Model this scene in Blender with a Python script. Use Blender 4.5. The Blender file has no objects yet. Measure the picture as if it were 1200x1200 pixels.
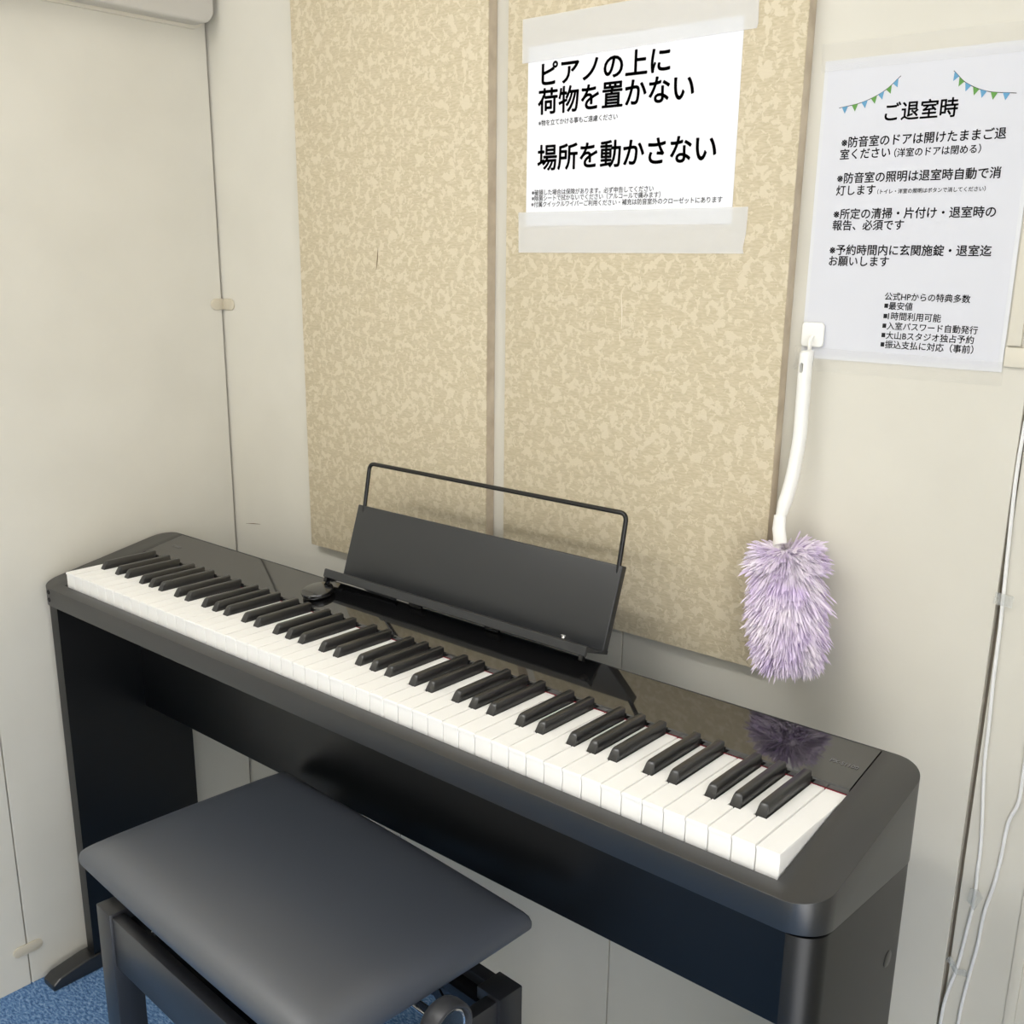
import bpy, bmesh, math, random
from mathutils import Vector, Matrix

# ------------------------------------------------------------------ camera, light, exposure
SC = bpy.context.scene
COL = SC.collection
ZO = 0.728                       # height of the white key tops above the floor

cam_d = bpy.data.cameras.new('camera')
cam = bpy.data.objects.new('camera', cam_d)
COL.objects.link(cam)
cam_d.sensor_width = 36.0
cam_d.sensor_fit = 'HORIZONTAL'
cam_d.lens = 1242.23 / 1200 * 36
cam_d.shift_x = -7.57 / 1200
cam_d.shift_y = 49.3 / 1200
cam_d.clip_start = 0.02
R = Vector((0.75981321, 0.64999879, 0.01361808))
U = Vector((-0.18499596, 0.19607487, 0.96298034))
F = Vector((-0.6232659, 0.73420448, -0.26922743))
M = Matrix((( R.x, U.x, -F.x, 1.61435639),
            ( R.y, U.y, -F.y, -0.75021207),
            ( R.z, U.z, -F.z, 0.48227225 + ZO),
            (0, 0, 0, 1)))
cam.matrix_world = M
SC.camera = cam

world = bpy.data.worlds.new('world')
world.use_nodes = True
world.node_tree.nodes['Background'].inputs[0].default_value = (1.0, 1.0, 1.0, 1)
world.node_tree.nodes['Background'].inputs[1].default_value = 5.2
SC.world = world

LAMP_STRENGTH = 34.0             # the ceiling lamp's diffuser
LAMP_COL = (1.0, 0.99, 0.97, 1)
LAMP_POS = (0.62, -0.90)
vs = SC.view_settings
vs.view_transform = 'Standard'
vs.look = 'None'
vs.gamma = 1.0
vs.use_curve_mapping = False
vs.exposure = -0.50
random.seed(7)

# ------------------------------------------------------------------ materials
def lin(c):
    return tuple(((v / 255) / 12.92 if v / 255 <= 0.04045 else ((v / 255 + 0.055) / 1.055) ** 2.4) for v in c) + (1,)

def mat(name, col, rough=0.5, metal=0.0, spec=0.5, **kw):
    m = bpy.data.materials.new(name)
    m.use_nodes = True
    b = m.node_tree.nodes['Principled BSDF']
    b.inputs['Base Color'].default_value = col if len(col) == 4 else tuple(col) + (1,)
    b.inputs['Roughness'].default_value = rough
    b.inputs['Metallic'].default_value = metal
    b.inputs['Specular IOR Level'].default_value = spec
    for k, v in kw.items():
        b.inputs[k].default_value = v
    return m

def N(m, t, **kw):
    n = m.node_tree.nodes.new(t)
    for k, v in kw.items():
        setattr(n, k, v)
    return n

def L(m, a, b):
    m.node_tree.links.new(a, b)

def bsdf(m):
    return m.node_tree.nodes['Principled BSDF']

def add_bump(m, scale, strength, dist=0.001, detail=3.0, stretch=None):
    tc = N(m, 'ShaderNodeTexCoord')
    src = tc.outputs['Object']
    if stretch:
        mp = N(m, 'ShaderNodeMapping')
        mp.inputs['Scale'].default_value = stretch
        L(m, src, mp.inputs['Vector'])
        src = mp.outputs['Vector']
    nz = N(m, 'ShaderNodeTexNoise')
    nz.inputs['Scale'].default_value = scale
    nz.inputs['Detail'].default_value = detail
    L(m, src, nz.inputs['Vector'])
    bp = N(m, 'ShaderNodeBump')
    bp.inputs['Strength'].default_value = strength
    bp.inputs['Distance'].default_value = dist
    L(m, nz.outputs['Fac'], bp.inputs['Height'])
    L(m, bp.outputs['Normal'], bsdf(m).inputs['Normal'])
    return nz

def vary(m, c1, c2, scale, detail=4.0, lo=0.35, hi=0.65):
    tc = N(m, 'ShaderNodeTexCoord')
    nz = N(m, 'ShaderNodeTexNoise')
    nz.inputs['Scale'].default_value = scale
    nz.inputs['Detail'].default_value = detail
    L(m, tc.outputs['Object'], nz.inputs['Vector'])
    cr = N(m, 'ShaderNodeValToRGB')
    cr.color_ramp.elements[0].position = lo
    cr.color_ramp.elements[1].position = hi
    cr.color_ramp.elements[0].color = c1
    cr.color_ramp.elements[1].color = c2
    L(m, nz.outputs['Fac'], cr.inputs['Fac'])
    L(m, cr.outputs['Color'], bsdf(m).inputs['Base Color'])
    return cr

m_wall = mat('wall_laminate', lin((208, 202, 187)), 0.55, spec=0.3)
vary(m_wall, lin((211, 207, 195)), lin((216, 212, 200)), 6.0)
add_bump(m_wall, 420, 0.10, 0.0004)
m_gap = mat('panel_joint_gasket', lin((118, 108, 98)), 0.8)
m_gapdark = mat('wide_joint_gasket', lin((140, 130, 118)), 0.8)
m_ceil = mat('ceiling_board', lin((240, 238, 232)), 0.8)
m_trim = mat('cream_plastic_trim', lin((220, 214, 198)), 0.45)
m_cap = mat('cream_joint_cap', lin((203, 194, 174)), 0.42)
m_box = mat('pale_grey_painted_metal', lin((196, 192, 184)), 0.4)

# blue loop carpet
m_carpet = mat('blue_carpet', lin((72, 104, 146)), 0.95, spec=0.1)
def carpet():
    m = m_carpet
    tc = N(m, 'ShaderNodeTexCoord')
    mp = N(m, 'ShaderNodeMapping')
    mp.inputs['Rotation'].default_value = (0, 0, 0.6)
    mp.inputs['Scale'].default_value = (1, 2.4, 1)
    L(m, tc.outputs['Object'], mp.inputs['Vector'])
    nz = N(m, 'ShaderNodeTexNoise')
    nz.inputs['Scale'].default_value = 115
    nz.inputs['Detail'].default_value = 3
    nz.inputs['Roughness'].default_value = 0.7
    L(m, mp.outputs['Vector'], nz.inputs['Vector'])
    cr = N(m, 'ShaderNodeValToRGB')
    e = cr.color_ramp.elements
    e[0].position, e[0].color = 0.30, lin((48, 76, 118))
    e[1].position, e[1].color = 0.72, lin((160, 186, 216))
    x = e.new(0.5)
    x.color = lin((96, 132, 176))
    L(m, nz.outputs['Fac'], cr.inputs['Fac'])
    L(m, cr.outputs['Color'], bsdf(m).inputs['Base Color'])
    bp = N(m, 'ShaderNodeBump')
    bp.inputs['Strength'].default_value = 0.9
    bp.inputs['Distance'].default_value = 0.003
    L(m, nz.outputs['Fac'], bp.inputs['Height'])
    L(m, bp.outputs['Normal'], bsdf(m).inputs['Normal'])
carpet()

# jacquard acoustic panel cloth: glossy flecks on a matt ground
m_cloth = mat('beige_jacquard_cloth', lin((204, 189, 152)), 0.6, spec=0.25)
def jacquard():
    m = m_cloth
    tc = N(m, 'ShaderNodeTexCoord')
    warp = N(m, 'ShaderNodeTexNoise')
    warp.inputs['Scale'].default_value = 120
    warp.inputs['Detail'].default_value = 3
    L(m, tc.outputs['Object'], warp.inputs['Vector'])
    mixv = N(m, 'ShaderNodeVectorMath', operation='MULTIPLY_ADD')
    mixv.inputs[1].default_value = (0.012, 0.012, 0.012)
    L(m, warp.outputs['Color'], mixv.inputs[0])
    L(m, tc.outputs['Object'], mixv.inputs[2])
    n1 = N(m, 'ShaderNodeTexNoise')
    n1.inputs['Scale'].default_value = 88
    n1.inputs['Detail'].default_value = 2.5
    n1.inputs['Roughness'].default_value = 0.55
    n1.inputs['Distortion'].default_value = 0.6
    L(m, mixv.outputs['Vector'], n1.inputs['Vector'])
    fl = N(m, 'ShaderNodeValToRGB')
    fl.color_ramp.elements[0].position = 0.52
    fl.color_ramp.elements[1].position = 0.565
    L(m, n1.outputs['Fac'], fl.inputs['Fac'])
    # fine weave
    mp = N(m, 'ShaderNodeMapping')
    mp.inputs['Scale'].default_value = (0.6, 1, 2.6)
    L(m, tc.outputs['Object'], mp.inputs['Vector'])
    n2 = N(m, 'ShaderNodeTexNoise')
    n2.inputs['Scale'].default_value = 210
    n2.inputs['Detail'].default_value = 3
    L(m, mp.outputs['Vector'], n2.inputs['Vector'])
    gr = N(m, 'ShaderNodeValToRGB')
    gr.color_ramp.elements[0].position, gr.color_ramp.elements[0].color = 0.35, lin((194, 181, 152))
    gr.color_ramp.elements[1].position, gr.color_ramp.elements[1].color = 0.65, lin((208, 195, 167))
    L(m, n2.outputs['Fac'], gr.inputs['Fac'])
    mx = N(m, 'ShaderNodeMix', data_type='RGBA')
    L(m, fl.outputs['Color'], mx.inputs['Factor'])
    L(m, gr.outputs['Color'], mx.inputs['A'])
    mx.inputs['B'].default_value = lin((215, 203, 177))
    L(m, mx.outputs['Result'], bsdf(m).inputs['Base Color'])
    rr = N(m, 'ShaderNodeMapRange')
    rr.inputs['To Min'].default_value = 0.7
    rr.inputs['To Max'].default_value = 0.34
    L(m, fl.outputs['Color'], rr.inputs['Value'])
    L(m, rr.outputs['Result'], bsdf(m).inputs['Roughness'])
    ad = N(m, 'ShaderNodeMath', operation='ADD')
    L(m, fl.outputs['Color'], ad.inputs[0])
    L(m, n2.outputs['Fac'], ad.inputs[1])
    bp = N(m, 'ShaderNodeBump')
    bp.inputs['Strength'].default_value = 0.35
    bp.inputs['Distance'].default_value = 0.0007
    L(m, ad.outputs['Value'], bp.inputs['Height'])
    L(m, bp.outputs['Normal'], bsdf(m).inputs['Normal'])
jacquard()
m_edge = mat('panel_edge_banding', lin((188, 172, 150)), 0.6)
vary(m_edge, lin((180, 165, 144)), lin((204, 190, 168)), 30)

m_case = mat('black_satin_plastic', lin((18, 18, 19)), 0.36, IOR=1.85)
add_bump(m_case, 900, 0.05, 0.0003)
m_gloss = mat('black_glossy_panel', lin((18, 18, 19)), 0.045, IOR=2.1)
add_bump(m_gloss, 9, 0.02, 0.002, 1.0)
m_stand = mat('black_wood_laminate', lin((10, 11, 13)), 0.36, IOR=1.5)
m_white = mat('ivory_white_key', lin((247, 246, 243)), 0.38, spec=0.5)
m_keyside = m_white
m_black = mat('ebony_black_key', lin((24, 24, 25)), 0.33, IOR=1.75)
m_felt = mat('red_felt', lin((128, 34, 46)), 0.9)
m_rest = mat('black_painted_metal', lin((34, 36, 39)), 0.4, IOR=1.6)
m_wire = mat('black_enamel_wire', lin((14, 14, 16)), 0.25)
m_rubber = mat('black_rubber', lin((16, 18, 24)), 0.6)
m_darkplastic = mat('dark_glossy_plastic', lin((20, 20, 22)), 0.06, IOR=1.9)
m_print = mat('pale_grey_print', lin((118, 118, 120)), 0.5)
m_leather = mat('black_leatherette', lin((58, 63, 72)), 0.44, IOR=2.1)
add_bump(m_leather, 700, 0.12, 0.0004, 4)
m_bench = mat('black_lacquered_wood', lin((30, 31, 35)), 0.34, IOR=1.7)
m_chrome = mat('chrome', (0.7, 0.7, 0.7), 0.18, 1.0)
m_knob = mat('dark_knob_plastic', lin((52, 53, 56)), 0.42)
m_paper = mat('white_paper', lin((237, 238, 243)), 0.6, spec=0.3)
m_lam = mat('laminated_white_paper', lin((214, 215, 221)), 0.3, spec=0.4)
m_pouch = mat('clear_pouch_margin', lin((222, 223, 226)), 0.2, spec=0.5)
m_ink = mat('black_ink', lin((22, 22, 26)), 0.6, spec=0.3)
m_blue = mat('blue_print', lin((96, 155, 192)), 0.6)
m_green = mat('green_print', lin((92, 148, 66)), 0.6)
m_cable = mat('white_cable_sheath', lin((238, 238, 236)), 0.35)
m_plastic = mat('white_plastic', lin((242, 241, 236)), 0.3)
m_scuff = mat('dark_scuff', lin((120, 102, 76)), 0.8)
m_pale = mat('pale_scratch', lin((226, 216, 196)), 0.8)
m_smudge = mat('grey_smudge', lin((190, 182, 166)), 0.8)

def translucent(name, col, alpha, rough):
    m = mat(name, col, rough, spec=0.5)
    bsdf(m).inputs['Alpha'].default_value = alpha
    return m
m_tape = translucent('wide_frosted_tape', lin((246, 246, 245)), 0.40, 0.25)
m_clear = translucent('clear_tape', lin((232, 230, 224)), 0.07, 0.2)
m_clear2 = translucent('crinkled_clear_tape', lin((214, 216, 212)), 0.25, 0.2)

# lavender microfibre
m_fur = mat('lavender_microfibre', lin((206, 186, 224)), 0.85, spec=0.2)
bsdf(m_fur).inputs['Sheen Weight'].default_value = 0.3
def fur():
    m = m_fur
    tc = N(m, 'ShaderNodeTexCoord')
    nz = N(m, 'ShaderNodeTexNoise')
    nz.inputs['Scale'].default_value = 38
    nz.inputs['Detail'].default_value = 2
    L(m, tc.outputs['Object'], nz.inputs['Vector'])
    cr = N(m, 'ShaderNodeValToRGB')
    cr.color_ramp.elements[0].position, cr.color_ramp.elements[0].color = 0.32, lin((221, 203, 234))
    cr.color_ramp.elements[1].position, cr.color_ramp.elements[1].color = 0.66, lin((242, 233, 243))
    L(m, nz.outputs['Fac'], cr.inputs['Fac'])
    L(m, cr.outputs['Color'], bsdf(m).inputs['Base Color'])
fur()

m_lamp = bpy.data.materials.new('lamp_diffuser')
m_lamp.use_nodes = True
_n = m_lamp.node_tree.nodes
_n.remove(_n['Principled BSDF'])
_e = _n.new('ShaderNodeEmission')
_e.inputs[0].default_value = LAMP_COL
_e.inputs[1].default_value = LAMP_STRENGTH
m_lamp.node_tree.links.new(_e.outputs[0], _n['Material Output'].inputs[0])

# ------------------------------------------------------------------ mesh helpers (world coordinates, z counted from the key tops)
ROOTS = {}
def smooth(me, ang=35):
    for p in me.polygons:
        p.use_smooth = True
    try:
        me.set_sharp_from_angle(angle=math.radians(ang))
    except Exception:
        pass

def obj(name, bm, m, parent=None, local=False, sm=True, ang=35):
    """link a bmesh as one object; coordinates are piano-frame unless local"""
    if not local:
        for v in bm.verts:
            v.co.z += ZO
        off = ROOTS.get(parent.name) if parent else None
        if off:
            for v in bm.verts:
                v.co -= off
    me = bpy.data.meshes.new(name)
    bm.normal_update()
    bm.to_mesh(me)
    bm.free()
    ms = m if isinstance(m, (list, tuple)) else [m]
    for q in ms:
        me.materials.append(q)
    if sm:
        smooth(me, ang)
    o = bpy.data.objects.new(name, me)
    COL.objects.link(o)
    if parent:
        o.parent = parent
        ROOTS[o.name] = ROOTS.get(parent.name, Vector((0, 0, 0)))
    else:
        ROOTS[o.name] = Vector((0, 0, 0))
    return o

def tag(o, label, cat, group=None):
    o['label'] = label
    o['category'] = cat
    if group:
        o['group'] = group
    return o

def thing(name, label, cat, loc, rz=0.0, group=None):
    o = bpy.data.objects.new(name, None)
    o.empty_display_size = 0.05
    COL.objects.link(o)
    o.location = (loc[0], loc[1], loc[2] + ZO)
    o.rotation_euler = (0, 0, rz)
    ROOTS[o.name] = Vector(o.location)
    return tag(o, label, cat, group)

def struct(name, bm, m, parent=None, **kw):
    o = obj(name, bm, m, parent, **kw)
    if not parent:
        o['kind'] = 'structure'
    return o

def B():
    return bmesh.new()

def box(bm, x0, x1, y0, y1, z0, z1, bev=0.0, seg=2, mi=0):
    t = bmesh.new()
    vs_ = [t.verts.new((x, y, z)) for x in (x0, x1) for y in (y0, y1) for z in (z0, z1)]
    for f in ((0, 1, 3, 2), (4, 6, 7, 5), (0, 4, 5, 1), (2, 3, 7, 6), (0, 2, 6, 4), (1, 5, 7, 3)):
        t.faces.new([vs_[i] for i in f])
    bmesh.ops.recalc_face_normals(t, faces=t.faces)
    if bev > 0:
        bmesh.ops.bevel(t, geom=list(t.edges), offset=bev, segments=seg, affect='EDGES', profile=0.5)
    merge(bm, t, mi)

def merge(bm, t, mi=0, mtx=None):
    mp = {}
    for v in t.verts:
        mp[v] = bm.verts.new(mtx @ v.co if mtx else v.co)
    for f in t.faces:
        try:
            nf = bm.faces.new([mp[v] for v in f.verts])
            nf.material_index = mi
        except ValueError:
            pass
    t.free()

def prism(bm, pts, h0, h1, axis='z', bev=0.0, seg=2, mi=0, bevel_all=True):
    """pts: outline in the plane normal to axis; h0/h1 numbers or functions of (a,b)"""
    def P(a, b, h):
        return {'z': (a, b, h), 'y': (a, h, b), 'x': (h, a, b)}[axis]
    f0 = h0 if callable(h0) else (lambda a, b: h0)
    f1 = h1 if callable(h1) else (lambda a, b: h1)
    t = bmesh.new()
    lo = [t.verts.new(P(a, b, f0(a, b))) for a, b in pts]
    hi = [t.verts.new(P(a, b, f1(a, b))) for a, b in pts]
    n = len(pts)
    t.faces.new(lo[::-1])
    t.faces.new(hi)
    for i in range(n):
        t.faces.new([lo[i], lo[(i + 1) % n], hi[(i + 1) % n], hi[i]])
    bmesh.ops.recalc_face_normals(t, faces=t.faces)
    if bev > 0:
        if bevel_all:
            ed = list(t.edges)
        else:
            ed = [e for e in t.edges if (e.verts[0] in hi) == (e.verts[1] in hi)]
        bmesh.ops.bevel(t, geom=ed, offset=bev, segments=seg, affect='EDGES', profile=0.5)
    merge(bm, t, mi)

def rrect(x0, x1, y0, y1, r, seg=8, corners=(1, 1, 1, 1)):
    """corner order: x0y0, x1y0, x1y1, x0y1"""
    out = []
    cs = [((x0, y0), (1, 1), 180), ((x1, y0), (-1, 1), 270), ((x1, y1), (-1, -1), 0), ((x0, y1), (1, -1), 90)]
    for (c, s, a0), on in zip(cs, corners):
        if not on:
            out.append(c)
            continue
        cx, cy = c[0] + s[0] * r, c[1] + s[1] * r
        for k in range(seg + 1):
            a = math.radians(a0 + 90 * k / seg)
            out.append((cx + r * math.cos(a), cy + r * math.sin(a)))
    return out

def catmull(pts, n=6):
    P_ = [Vector(p) for p in pts]
    P_ = [2 * P_[0] - P_[1]] + P_ + [2 * P_[-1] - P_[-2]]
    out = []
    for i in range(1, len(P_) - 2):
        a, b, c, d = P_[i - 1:i + 3]
        for k in range(n):
            t = k / n
            out.append(0.5 * ((2 * b) + (-a + c) * t + (2 * a - 5 * b + 4 * c - d) * t * t + (-a + 3 * b - 3 * c + d) * t ** 3))
    out.append(P_[-2])
    return out

def tube(bm, pts, r, seg=10, caps=True, mi=0, flat=1.0):
    P_ = [Vector(p) for p in pts]
    rs = r if isinstance(r, (list, tuple)) else [r] * len(P_)
    T = []
    for i in range(len(P_)):
        a = P_[max(0, i - 1)]
        b = P_[min(len(P_) - 1, i + 1)]
        T.append((b - a).normalized())
    up = Vector((0, 0, 1)) if abs(T[0].z) < 0.9 else Vector((1, 0, 0))
    n = (up - T[0] * up.dot(T[0])).normalized()
    rings = []
    for i, p in enumerate(P_):
        n = (n - T[i] * n.dot(T[i])).normalized()
        b = T[i].cross(n)
        rings.append([bm.verts.new(p + rs[i] * (math.cos(2 * math.pi * k / seg) * n + flat * math.sin(2 * math.pi * k / seg) * b)) for k in range(seg)])
    for i in range(len(rings) - 1):
        for k in range(seg):
            f = bm.faces.new([rings[i][k], rings[i][(k + 1) % seg], rings[i + 1][(k + 1) % seg], rings[i + 1][k]])
            f.material_index = mi
    if caps:
        bm.faces.new(rings[0][::-1]).material_index = mi
        bm.faces.new(rings[-1]).material_index = mi

def arc_path(corners, r, seg=6):
    """polyline with rounded corners"""
    C_ = [Vector(c) for c in corners]
    out = [C_[0]]
    for i in range(1, len(C_) - 1):
        a = (C_[i - 1] - C_[i]).normalized()
        b = (C_[i + 1] - C_[i]).normalized()
        p, q = C_[i] + a * r, C_[i] + b * r
        for k in range(seg + 1):
            t = k / seg
            out.append((1 - t) ** 2 * p + 2 * t * (1 - t) * C_[i] + t * t * q)
    out.append(C_[-1])
    return out

def lathe(bm, prof, origin, axis='z', seg=32, mi=0):
    o = Vector(origin)
    rings = []
    for r, h in prof:
        ring = []
        for k in range(seg):
            a = 2 * math.pi * k / seg
            c, s = r * math.cos(a), r * math.sin(a)
            v = {'z': (c, s, h), 'x': (h, c, s), 'y': (s, h, c)}[axis]
            ring.append(bm.verts.new(o + Vector(v)))
        rings.append(ring)
    for i in range(len(rings) - 1):
        for k in range(seg):
            bm.faces.new([rings[i][k], rings[i][(k + 1) % seg], rings[i + 1][(k + 1) % seg], rings[i + 1][k]]).material_index = mi
    bm.faces.new(rings[0][::-1]).material_index = mi
    bm.faces.new(rings[-1]).material_index = mi

def boolean(o, cutter_bm, bev=0.0, seg=2, ang=30):
    cm = bpy.data.meshes.new('cut')
    for v in cutter_bm.verts:
        v.co.z += ZO
    bmesh.ops.recalc_face_normals(cutter_bm, faces=cutter_bm.faces)
    cutter_bm.to_mesh(cm)
    cutter_bm.free()
    co = bpy.data.objects.new('cut', cm)
    COL.objects.link(co)
    md = o.modifiers.new('b', 'BOOLEAN')
    md.operation = 'DIFFERENCE'
    md.object = co
    md.solver = 'EXACT'
    if bev:
        bv = o.modifiers.new('v', 'BEVEL')
        bv.width = bev
        bv.segments = seg
        bv.limit_method = 'ANGLE'
        bv.angle_limit = math.radians(ang)
    dg = bpy.context.evaluated_depsgraph_get()
    me = bpy.data.meshes.new_from_object(o.evaluated_get(dg))
    o.modifiers.clear()
    old = o.data
    o.data = me
    me.name = o.name
    bpy.data.meshes.remove(old)
    bpy.data.objects.remove(co)
    bpy.data.meshes.remove(cm)
    smooth(me, 35)

def text_bm(body):
    cu = bpy.data.curves.new('t', 'FONT')
    cu.body = body
    cu.size = 1.0
    cu.resolution_u = 4
    t = bpy.data.objects.new('t', cu)
    COL.objects.link(t)
    dg = bpy.context.evaluated_depsgraph_get()
    me = bpy.data.meshes.new_from_object(t.evaluated_get(dg))
    bm = bmesh.new()
    bm.from_mesh(me)
    bpy.data.objects.remove(t)
    bpy.data.curves.remove(cu)
    bpy.data.meshes.remove(me)
    return bm

def put_text(dst, body, u0, u1, base, origin, yplane, bold=0.012, mi=0, ydir=None, vscale=1.0):
    """lettering of width u1-u0 with its baseline at 'base', on a vertical sheet"""
    t = text_bm(body)
    xs = [v.co.x for v in t.verts]
    if not xs:
        t.free()
        return
    s = (u1 - u0) / (max(xs) - min(xs))
    x0 = min(xs)
    ymin = min(v.co.y for v in t.verts)
    for v in t.verts:
        a, b = (v.co.x - x0) * s + u0, (v.co.y - ymin) * s * vscale + base
        v.co = (origin[0] + a, yplane, origin[1] + b)
    # heavier strokes: the outline laid down again a hair to each side
    w = bold * s
    for dx, dz in ((w, 0), (-w, 0), (0, w), (0, -w), (w * .7, w * .7), (-w * .7, w * .7), (w * .7, -w * .7), (-w * .7, -w * .7)) if bold else ():
        c = t.copy()
        merge(dst, c, mi, Matrix.Translation((dx, 0, dz)))
    merge(dst, t, mi)

def line(parent, body, u0, u1, base, origin, yplane, bold=0.012, vscale=1.0, bullet=False):
    bm = B()
    put_text(bm, body, u0, u1, base, origin, yplane, bold, vscale=vscale)
    if bullet:
        xx, zz = origin[0] + u0 - 0.0049, origin[1] + base + 0.0016
        vv = [bm.verts.new(c) for c in ((xx, yplane, zz), (xx + 0.0040, yplane, zz), (xx + 0.0040, yplane, zz + 0.0044), (xx, yplane, zz + 0.0044))]
        bm.faces.new(vv)
    return obj('lettering_line', bm, m_ink, parent, sm=False)

# ------------------------------------------------------------------ the room
YW = 0.3643          # back wall face
XL = -0.018          # left wall face
XR, YF, ZC, ZF = 1.95, -1.75, 1.42, -ZO

bm = B()
box(bm, XL - 0.1, XR + 0.1, YF - 0.1, YW + 0.1, ZF - 0.05, ZF)
struct('floor', bm, m_carpet, sm=False)
bm = B()
box(bm, XL - 0.1, XR + 0.1, YF - 0.1, YW + 0.1, ZC, ZC + 0.05)
struct('ceiling', bm, m_ceil, sm=False)

# back wall: laminated boards with joints between them
bm = B()
seams = [XL - 0.08, 0.410, 0.8535, 1.3185, 1.80, XR + 0.1]
gaps = [0, 0.0022, 0.0022, 0.0052, 0.0022, 0]
for i in range(5):
    x0 = seams[i] + gaps[i] / 2
    x1 = seams[i + 1] - gaps[i + 1] / 2
    box(bm, x0, x1, YW, YW + 0.03, ZF, ZC, 0.0006, 1)
box(bm, XL - 0.08, XR + 0.1, YW + 0.010, YW + 0.06, ZF, ZC, 0, mi=1)
struct('wall_back', bm, [m_wall, m_gapdark])
# left wall
bm = B()
ys = [YF - 0.1, -0.99, -0.546, -0.1015, YW - 0.003]
for i in range(4):
    box(bm, XL - 0.03, XL, ys[i] + 0.0011, ys[i + 1] - 0.0011, ZF, ZC, 0.0006, 1)
box(bm, XL - 0.06, XL - 0.008, YF - 0.1, YW - 0.0008, ZF, ZC, 0, mi=1)
struct('wall_left', bm, [m_wall, m_gap])
# right wall with an unseen doorway opening added to let fill light in
DY0, DY1 = -1.60, -0.38
bm = B()
box(bm, XR, XR + 0.05, YF - 0.1, DY0, ZF, ZC)
box(bm, XR, XR + 0.05, DY1, YW, ZF, ZC)
box(bm, XR, XR + 0.05, DY0, DY1, ZF + 1.98, ZC)
struct('wall_right', bm, m_wall, sm=False)
bm = B()
box(bm, XL, XR, YF - 0.05, YF, ZF, ZC)
struct('wall_front', bm, m_wall, sm=False)

# joint covers on the right of the notice, and the trim at the far right
bm = B()
box(bm, 1.2925, 1.75, YW - 0.004, YW - 0.0001, 0.3855, 0.4045, 0.0010, 2)
struct('trim_1', bm, m_trim)
bm = B()
box(bm, 1.2935, 1.3066, YW - 0.004, YW - 0.0001, 0.406, ZC - 0.01, 0.0010, 2)
struct('trim_2', bm, m_trim)
bm = B()
box(bm, 1.3855, 1.3965, YW - 0.003, YW - 0.0001, ZF, -0.02, 0.0006, 2)
struct('trim_3', bm, m_wall)
# oval joint caps
def capsule_cap(bm, along0, along1, zc, hh, plane):
    pts = rrect(along0, along1, zc - hh, zc + hh, hh * 0.98, 8)
    if plane == 'x':
        prism(bm, pts, XL + 0.0001, XL + 0.0030, 'x', 0.0008, 2, bevel_all=False)
    else:
        prism(bm, pts, YW - 0.0018, YW - 0.0001, 'y', 0.0006, 2, bevel_all=False)
bm = B()
prism(bm, rrect(0.338, YW - 0.002, 0.3875, 0.4065, 0.009, 8, (1, 0, 0, 1)), XL + 0.0001, XL + 0.0030, 'x', 0.0008, 2, bevel_all=False)
prism(bm, rrect(XL + 0.001, 0.015, 0.3875, 0.4065, 0.009, 8, (0, 1, 1, 0)), YW - 0.0030, YW - 0.0001, 'y', 0.0008, 2, bevel_all=False)
struct('trim_4', bm, m_cap)
bm = B()
capsule_cap(bm, -0.126, -0.076, -0.6585, 0.0095, 'x')
struct('trim_5', bm, m_cap)

# scuffs on the walls
bm = B()
tube(bm, [(0.012, YW - 0.0004, 0.006), (0.034, YW - 0.0004, 0.0095), (0.055, YW - 0.0004, 0.012)], [0.0002, 0.0007, 0.0003], 6)
tag(obj('scuff_mark', bm, m_scuff), 'short thin dark scuff on the back wall left of the left acoustic panel', 'mark')

# pale grey box high on the left wall
t = thing('wall_box', 'pale grey metal box with rounded corners mounted high on the left wall', 'box', (0.0, 0.05, 0.83))
bm = B()
prism(bm, rrect(-0.75, 0.3525, 0.8365, 1.25, 0.022, 8), XL + 0.006, XL + 0.040, 'x', 0.004, 3, bevel_all=False)
obj('housing', bm, m_box, t)
bm = B()
prism(bm, rrect(-0.755, 0.3560, 0.8320, 1.255, 0.024, 8), XL, XL + 0.0065, 'x', 0.001, 2, bevel_all=False)
obj('flange', bm, m_trim, t)

# ------------------------------------------------------------------ acoustic panels
PT = 0.018
def acoustic(x0, x1, z0, label, marks):
    t = thing('acoustic_panel', label, 'acoustic panel', ((x0 + x1) / 2, YW, z0), group='fabric acoustic panels on the back wall')
    bm = B()
    box(bm, x0, x1, YW - PT + 0.0016, YW - 0.0003, z0, 1.30, 0.0006, 1)
    obj('board', bm, m_edge, t)
    bm = B()
    box(bm, x0 - 0.0003, x1 + 0.0003, YW - PT, YW - PT + 0.0022, z0 - 0.0003, 1.3003, 0.0010, 2)
    c = obj('cloth_face', bm, m_cloth, t)
    for (p0, p1, r, m_) in marks:
        b2 = B()
        mid = ((p0[0] + p1[0]) / 2 + 0.0008, YW - PT - 0.0002, (p0[1] + p1[1]) / 2)
        tube(b2, [(p0[0], YW - PT - 0.0002, p0[1]), mid, (p1[0], YW - PT - 0.0002, p1[1])], [r * 0.3, r, r * 0.3], 6)
        obj('scuff', b2, m_, c)
    return t
acoustic(0.2225, 0.6205, 0.0095, 'narrow beige fabric acoustic panel without a notice, left of the two on the back wall',
         [((0.405, 0.494), (0.400, 0.462), 0.0008, m_scuff)])
acoustic(0.6545, 1.0620, 0.0090, 'beige fabric acoustic panel carrying the taped landscape notice',
         [((0.843, 0.441), (0.845, 0.400), 0.0008, m_pale), ((0.842, 0.395), (0.8425, 0.384), 0.0006, m_pale)])

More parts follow.
